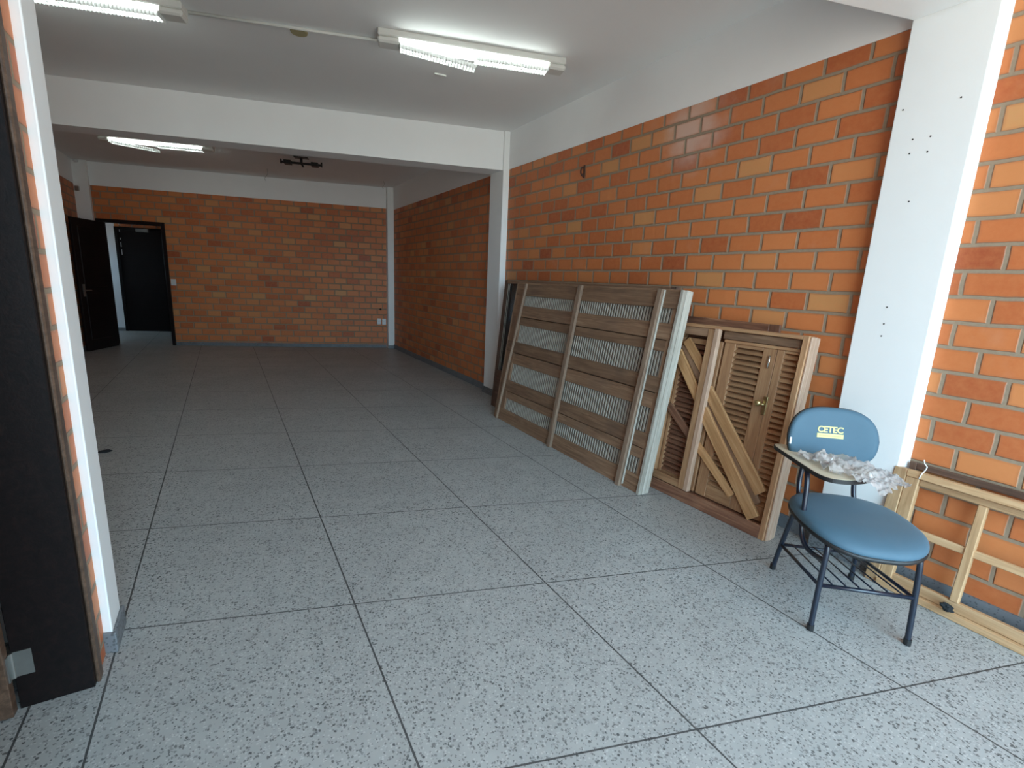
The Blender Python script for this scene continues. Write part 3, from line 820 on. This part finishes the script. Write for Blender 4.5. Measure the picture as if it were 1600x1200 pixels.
board(S3, 'glazing_bar', 0.374 * U, 0.410 * U, 0.006, 0.04, 0.09 * U, H3 - 0.075 * U, M_wlight)
board(S3, 'glazing_bar', 0.78 * U, 0.816 * U, 0.006, 0.04, 0.09 * U, H3 - 0.075 * U, M_wlight)
slope_board(S3, 'glazing_bar', (0.12 * U, 0.362 * U), (L3 - 0.12 * U, 0.375 * U), 0.036, 0.014, 0.036, M_wlight)
# weathered frame squeezed between it and the bricks
S3b = lean_root('window_frame', (3.913, -0.30), (3.900, -0.97), 88.0,
                'dark grey weathered frame between the pale sash and the bricks, right of the chair', 'window frame')
H3b = 0.722 * U; L3b = 1.40 * U
for j, (xa, xb, za, zb) in enumerate(((0, 0.030, 0, H3b), (L3b - 0.03, L3b, 0, H3b))):
    board(S3b, 'stile', xa, xb, 0, 0.019, za, zb, M_wdark)
board(S3b, 'rail', 0.03, L3b - 0.03, 0, 0.019, H3b - 0.03, H3b, M_wdark)
board(S3b, 'rail', 0.03, L3b - 0.03, 0, 0.019, 0, 0.045, M_wdark)

# white string tied over the top of the frame
q = M3i = S3.matrix_world
bx = 0.127 * U
st = tube('string_tie', [M3i @ Vector((bx - 0.004, -0.004, H3 - 0.028)), M3i @ Vector((bx + 0.001, -0.007, H3 - 0.005)), M3i @ Vector((bx + 0.003, 0.010, H3 + 0.010)),
                         M3i @ Vector((bx + 0.008, 0.012, H3 + 0.034)), M3i @ Vector((bx - 0.004, 0.012, H3 + 0.048)), M3i @ Vector((bx - 0.010, 0.012, H3 + 0.066))], 0.0028, M_string, curved=True, seg=6)
tag(st, 'short white string tied over the top of the pale sash frame', 'string')
bm = bmesh.new(); bmesh.ops.create_icosphere(bm, subdivisions=4, radius=0.021)
for v in bm.verts:
    v.co *= 1 + 0.6 * noise.noise(v.co * 55) + 0.25 * noise.noise(v.co * 130); v.co.x *= 1.15; v.co.z *= 0.75
o = mesh_obj('cloth_scrap', bm, M_rag, smooth=True); o.matrix_world = S3.matrix_world @ Matrix.Translation((0.385 * U, -0.030, 0.060 * U + 0.004))
tag(o, 'small black crumpled scrap on the bottom rail of the pale sash frame', 'rag')

# ------------------------------------------------------------ tablet-arm chair
cc = Vector((2.88753693, -1.27769055, 0)); fw = Vector((-0.652699, -0.757617, 0)); rt = Vector((-0.757617, 0.652699, 0))
MC = Matrix((rt, fw, Vector((0, 0, 1)))).transposed().to_4x4(); MC.translation = cc
CH = empty('writing_chair', MC, 'blue-grey upholstered chair with a writing tablet arm, standing before the white column', 'chair')
# local x = chair's right (seen at the left), y = front
LEGR = 0.0115


def seat_outline(sx_, sy_f, sy_b, n=56, cy=0.02, ex=2.5):
    P = []
    for k in range(n):
        t = 2 * math.pi * k / n; c, s_ = math.cos(t), math.sin(t)
        x = sx_ * math.copysign(abs(c) ** (2 / ex), c)
        sy = sy_f if s_ > 0 else sy_b
        y = cy + sy * math.copysign(abs(s_) ** (2 / ex), s_)
        x *= 1.0 - 0.03 * max(0, -(y - cy)) / sy_b
        P.append((x, y))
    return P


def pad(name, out, levels, mat, parent, M=None, warp=None):
    """levels: (scale, z); closed cushion from a planar outline"""
    bm = bmesh.new(); rings = []
    for s_, z in levels:
        rings.append([bm.verts.new((x * s_, y * s_ + 0.02 * (1 - s_), z)) for x, y in out])
    for a, b in zip(rings, rings[1:]):
        for k in range(len(out)):
            bm.faces.new((a[k], a[(k + 1) % len(out)], b[(k + 1) % len(out)], b[k]))
    c0 = bm.verts.new((0, 0.02, levels[0][1])); c1 = bm.verts.new((0, 0.02, levels[-1][1]))
    for k in range(len(out)):
        bm.faces.new((rings[0][(k + 1) % len(out)], rings[0][k], c0)); bm.faces.new((rings[-1][k], rings[-1][(k + 1) % len(out)], c1))
    if warp:
        for v in bm.verts: v.co = warp(v.co)
    return mesh_obj(name, bm, mat, parent, M, smooth=True)


so = seat_outline(0.246, 0.285, 0.240, ex=2.7)


def seat_warp(c):
    z = c.z
    f = (c.y - 0.12) / 0.18
    if f > 0: z -= 0.030 * f * f
    z += 0.010 * max(0, -(c.y) / 0.2) * 0.3 - 0.012 * max(0, 1 - (c.x / 0.2) ** 2) * max(0, 1 - ((c.y - 0.0) / 0.2) ** 2) * (1 if c.z > 0.45 else 0)
    return Vector((c.x, c.y, z))


pad('seat_shell', so, [(0.90, 0.418), (0.985, 0.421), (1.0, 0.427), (1.0, 0.437), (0.985, 0.440)], M_black, CH, warp=seat_warp)
pad('seat', so, [(0.96, 0.438), (0.985, 0.440), (0.995, 0.447), (0.985, 0.458), (0.955, 0.467), (0.90, 0.473), (0.80, 0.477), (0.6, 0.480), (0.3, 0.481)], M_fabric, CH, warp=seat_warp)

# backrest: outline in x / height, curved and raked
def back_outline(n=60):
    P = []
    for k in range(n):
        t = 2 * math.pi * k / n; c, s_ = math.cos(t), math.sin(t)
        ex = 2.9
        x = 0.208 * math.copysign(abs(c) ** (2 / ex), c); z = 0.150 * math.copysign(abs(s_) ** (2 / ex), s_)
        x *= 1.0 - 0.10 * max(0, z) / 0.15 + 0.02 * min(0, z) / 0.15
        P.append((x, z))
    return P


bo = back_outline()
MB = Matrix.Translation((0.034, -0.245, 0.758)) @ Matrix.Rotation(math.radians(8), 4, 'X')


def back_pad(name, levels, mat):
    bm = bmesh.new(); rings = []
    def P(x, z, y): return (x, y + 0.9 * x * x, z)
    for s_, y in levels:
        rings.append([bm.verts.new(P(x * s_, z * s_, y)) for x, z in bo])
    n = len(bo)
    for a, b in zip(rings, rings[1:]):
        for k in range(n): bm.faces.new((a[k], a[(k + 1) % n], b[(k + 1) % n], b[k]))
    for r_ in (rings[0], rings[-1]):
        y = levels[0][1] if r_ is rings[0] else levels[-1][1]
        c0 = bm.verts.new((0, y, 0))
        for k in range(n): bm.faces.new((r_[k], r_[(k + 1) % n], c0))
    return mesh_obj(name, bm, mat, CH, MB, smooth=True)


back_pad('backrest_shell', [(0.3, -0.034), (0.6, -0.033), (0.9, -0.028), (0.99, -0.018), (1.0, -0.010), (0.985, -0.006)], M_black)
BK = back_pad('backrest', [(0.96, -0.010), (0.982, -0.008), (0.990, 0.0), (0.975, 0.010), (0.93, 0.018), (0.85, 0.022), (0.7, 0.025), (0.5, 0.026), (0.25, 0.027)], M_fabric)
# printed mark on the backrest: CETEC over a pale bar (viewer's left = +x, so text runs towards -x)
cu = bpy.data.curves.new('print_text', 'FONT'); cu.body = 'CETEC'; cu.size = 0.0415; cu.extrude = 0.0004; cu.offset = 0.0012; cu.align_x = 'CENTER'; cu.space_character = 0.92
to = bpy.data.objects.new('print_text', cu); sc.collection.objects.link(to)
dg = bpy.context.evaluated_depsgraph_get(); me = bpy.data.meshes.new_from_object(to.evaluated_get(dg))
bpy.data.objects.remove(to)
PXC, PZC = 0.012, 0.022
lx0 = min(v.co.x for v in me.vertices); lx1 = max(v.co.x for v in me.vertices)
for v in me.vertices:
    x = -(v.co.x - (lx0 + lx1) / 2) / (lx1 - lx0) * 0.118 + PXC; z = v.co.y + PZC + 0.004; y = 0.0285 + 0.9 * x * x + v.co.z
    v.co = (x, y, z)
me.materials.append(M_yellow)
link(bpy.data.objects.new('printed_letters', me), BK, Matrix.Identity(4))['label'] = 'pale yellow letters CETEC'


def curved_strip(name, x0, x1, z0, z1, mat, y, par):
    bm = bmesh.new(); n = 10; A = []; B = []
    for i in range(n + 1):
        x = x0 + (x1 - x0) * i / n; yy = y + 0.9 * x * x
        A.append([bm.verts.new((x, yy, z0)), bm.verts.new((x, yy, z1))]); B.append([bm.verts.new((x, yy - 0.0015, z0)), bm.verts.new((x, yy - 0.0015, z1))])
    for i in range(n):
        for L_ in (A, B): bm.faces.new((L_[i][0], L_[i + 1][0], L_[i + 1][1], L_[i][1]))
        for j in (0, 1): bm.faces.new((A[i][j], A[i + 1][j], B[i + 1][j], B[i][j]))
    for e in (0, n): bm.faces.new((A[e][0], A[e][1], B[e][1], B[e][0]))
    return mesh_obj(name, bm, mat, par, Matrix.Identity(4))


curved_strip('printed_bar', PXC - 0.062, PXC + 0.060, PZC - 0.024, PZC - 0.002, M_yellow, 0.0290, BK)
bm = bmesh.new()
xk = PXC + 0.050
while xk > PXC - 0.050:
    wk = random.uniform(0.003, 0.008)
    add_box(bm, xk - wk, xk, 0.0290 + 0.9 * xk * xk, 0.0296 + 0.9 * xk * xk, PZC - 0.0155, PZC - 0.0115); xk -= wk + 0.002
mesh_obj('printed_line', bm, M_faint, BK, Matrix.Identity(4))
box('tag', 0.192, 0.201, 0.030, 0.052, -0.045, -0.010, M_plate, BK, Matrix.Identity(4), bev=0.001)

# steel tube frame
for sx_ in (1, -1):
    x = 0.192 * sx_
    bm = bmesh.new()
    add_tube(bm, [(x, 0.240, 0.0), (x * 0.97, 0.232, 0.20), (x * 0.93, 0.225, 0.375), (x * 0.91, 0.205, 0.408), (x * 0.90, 0.16, 0.416), (x * 0.90, 0.0, 0.416), (x * 0.90, -0.13, 0.416)], LEGR, 12, True, 6)
    mesh_obj('front_leg', bm, M_metal, CH, smooth=True)
    bm = bmesh.new()
    add_tube(bm, [(x, -0.238, 0.0), (x * 0.95, -0.215, 0.14), (x * 0.86, -0.17, 0.36), (x * 0.82, -0.15, 0.410)], LEGR, 12, True, 6)
    mesh_obj('rear_leg', bm, M_metal, CH, smooth=True)
    bm = bmesh.new()
    add_tube(bm, [(x * 0.70, -0.05, 0.412), (x * 0.70, -0.17, 0.414), (x * 0.68, -0.235, 0.44), (x * 0.66, -0.262, 0.52), (x * 0.60, -0.272, 0.66), (x * 0.56, -0.290, 0.78)], LEGR, 12, True, 6)
    mesh_obj('back_post', bm, M_metal, CH, smooth=True)
    tube('side_bar', [(x * 0.965, 0.232, 0.215), (x * 0.94, -0.212, 0.158)], 0.008, M_metal, CH)
    for yy in (0.240, -0.238):
        bm = bmesh.new(); add_tube(bm, [(x, yy, 0.0), (x, yy * 0.995, 0.028)], 0.0145, 12)
        mesh_obj('foot_cap', bm, M_black, CH, smooth=False)
xf = 0.186; xb_ = 0.178
tube('front_bar', [(xf, 0.232, 0.218), (-xf, 0.232, 0.218)], 0.009, M_metal, CH)
tube('rear_bar', [(xb_, -0.212, 0.160), (-xb_, -0.212, 0.160)], 0.008, M_metal, CH)
tube('cross_bar', [(0.165, -0.10, 0.405), (-0.165, -0.10, 0.405)], 0.009, M_metal, CH)
tube('cross_bar', [(0.168, 0.14, 0.405), (-0.168, 0.14, 0.405)], 0.009, M_metal, CH)
for k in range(6):
    x = -0.135 + k * 0.054
    tube('basket_rod', [(x * 0.96, -0.212, 0.168), (x, 0.232, 0.228)], 0.0035, M_metal, CH, seg=8)
# arm support
tube('arm_tube', [(0.205, -0.12, 0.655), (0.210, -0.02, 0.652), (0.212, 0.015, 0.60), (0.214, 0.035, 0.48), (0.213, 0.045, 0.38), (0.205, 0.085, 0.325), (0.190, 0.150, 0.315), (0.182, 0.215, 0.330)], LEGR, M_metal, CH, curved=True)
tube('arm_brace', [(0.205, -0.12, 0.655), (0.10, 0.02, 0.652), (0.0, 0.06, 0.652)], 0.008, M_metal, CH, curved=True)

# writing tablet
TZ = 0.660
tab = [(0.272, -0.262), (0.262, -0.300), (0.225, -0.312), (0.180, -0.290), (0.145, -0.235), (0.105, -0.150), (0.045, -0.075), (-0.015, -0.020), (-0.035, 0.030),
       (-0.020, 0.080), (0.030, 0.120), (0.090, 0.148), (0.140, 0.158), (0.185, 0.148), (0.215, 0.105), (0.232, 0.02), (0.250, -0.10), (0.264, -0.20)]
tp = smooth_path([(x, y, 0) for x, y in tab + tab[:1]], 4)[:-1]


def slab(name, pts, z0, z1, mat, par, scale=1.0):
    bm = bmesh.new(); cx = sum(p.x for p in pts) / len(pts); cy = sum(p.y for p in pts) / len(pts)
    lo = [bm.verts.new((cx + (p.x - cx) * scale, cy + (p.y - cy) * scale, z0)) for p in pts]; hi = [bm.verts.new((cx + (p.x - cx) * scale, cy + (p.y - cy) * scale, z1)) for p in pts]
    bm.faces.new(lo[::-1]); bm.faces.new(hi)
    for k in range(len(pts)): bm.faces.new((lo[k], lo[(k + 1) % len(pts)], hi[(k + 1) % len(pts)], hi[k]))
    return mesh_obj(name, bm, mat, par)


slab('tablet_edge', tp, TZ + 0.001, TZ + 0.019, M_black, CH)
slab('tablet', tp, TZ + 0.0185, TZ + 0.0205, M_laminate, CH, 0.975)

# crumpled plastic film lying on the tablet and hanging over its far side
def film():
    bm = bmesh.new(); NU, NV = 90, 46; g = []
    # centre line (chair local x,y) from the back right to the front left
    cl = [(0.215, -0.100), (0.160, -0.085), (0.095, -0.045), (0.035, 0.030), (-0.030, 0.105), (-0.075, 0.165)]
    hw = [0.020, 0.070, 0.118, 0.128, 0.128, 0.105]
    for i in range(NU + 1):
        t = i / NU * (len(cl) - 1); k = min(int(t), len(cl) - 2); f = t - k
        p = Vector(cl[k]).lerp(Vector(cl[k + 1]), f); h = hw[k] + (hw[k + 1] - hw[k]) * f
        d = (Vector(cl[k + 1]) - Vector(cl[k])).normalized(); nrm = Vector((-d.y, d.x))
        row = []
        for j in range(NV + 1):
            s_ = (j / NV * 2 - 1)
            edge = 1 + 0.28 * noise.noise(Vector((i * 0.11, 3.1 * (1 if s_ > 0 else -1), 0)))
            q_ = p + nrm * (s_ * h * edge) + d * (0.025 * noise.noise(Vector((j * 0.15, 7.7, i * 0.02))))
            n1 = noise.noise(Vector((q_.x * 16, q_.y * 16, 0.3))); n2 = noise.noise(Vector((q_.x * 45, q_.y * 45, 4.3))); n3 = noise.noise(Vector((q_.x * 95, q_.y * 95, 9.3)))
            z = TZ + 0.024 + 0.030 * abs(n1) * 1.6 + 0.020 * abs(n2) + 0.007 * n3
            z += 0.034 * math.exp(-((i / NU - 0.27) / 0.06) ** 2) * max(0, 1 - abs(s_ + 0.3))
            # beyond the tablet it sags
            over = max(0.0, (-q_.x - 0.03)) * 0.6 + max(0.0, (q_.y - 0.14))
            z -= 0.30 * over + 1.5 * over * over
            row.append(bm.verts.new((q_.x, q_.y, z)))
        g.append(row)
    for i in range(NU):
        for j in range(NV):
            bm.faces.new((g[i][j], g[i + 1][j], g[i + 1][j + 1], g[i][j + 1]))
    o = mesh_obj('plastic_film', bm, M_film, smooth=True); o.matrix_world = MC.copy()
    tag(o, 'crumpled translucent plastic film draped over the chair\'s writing tablet', 'plastic sheet')
film()
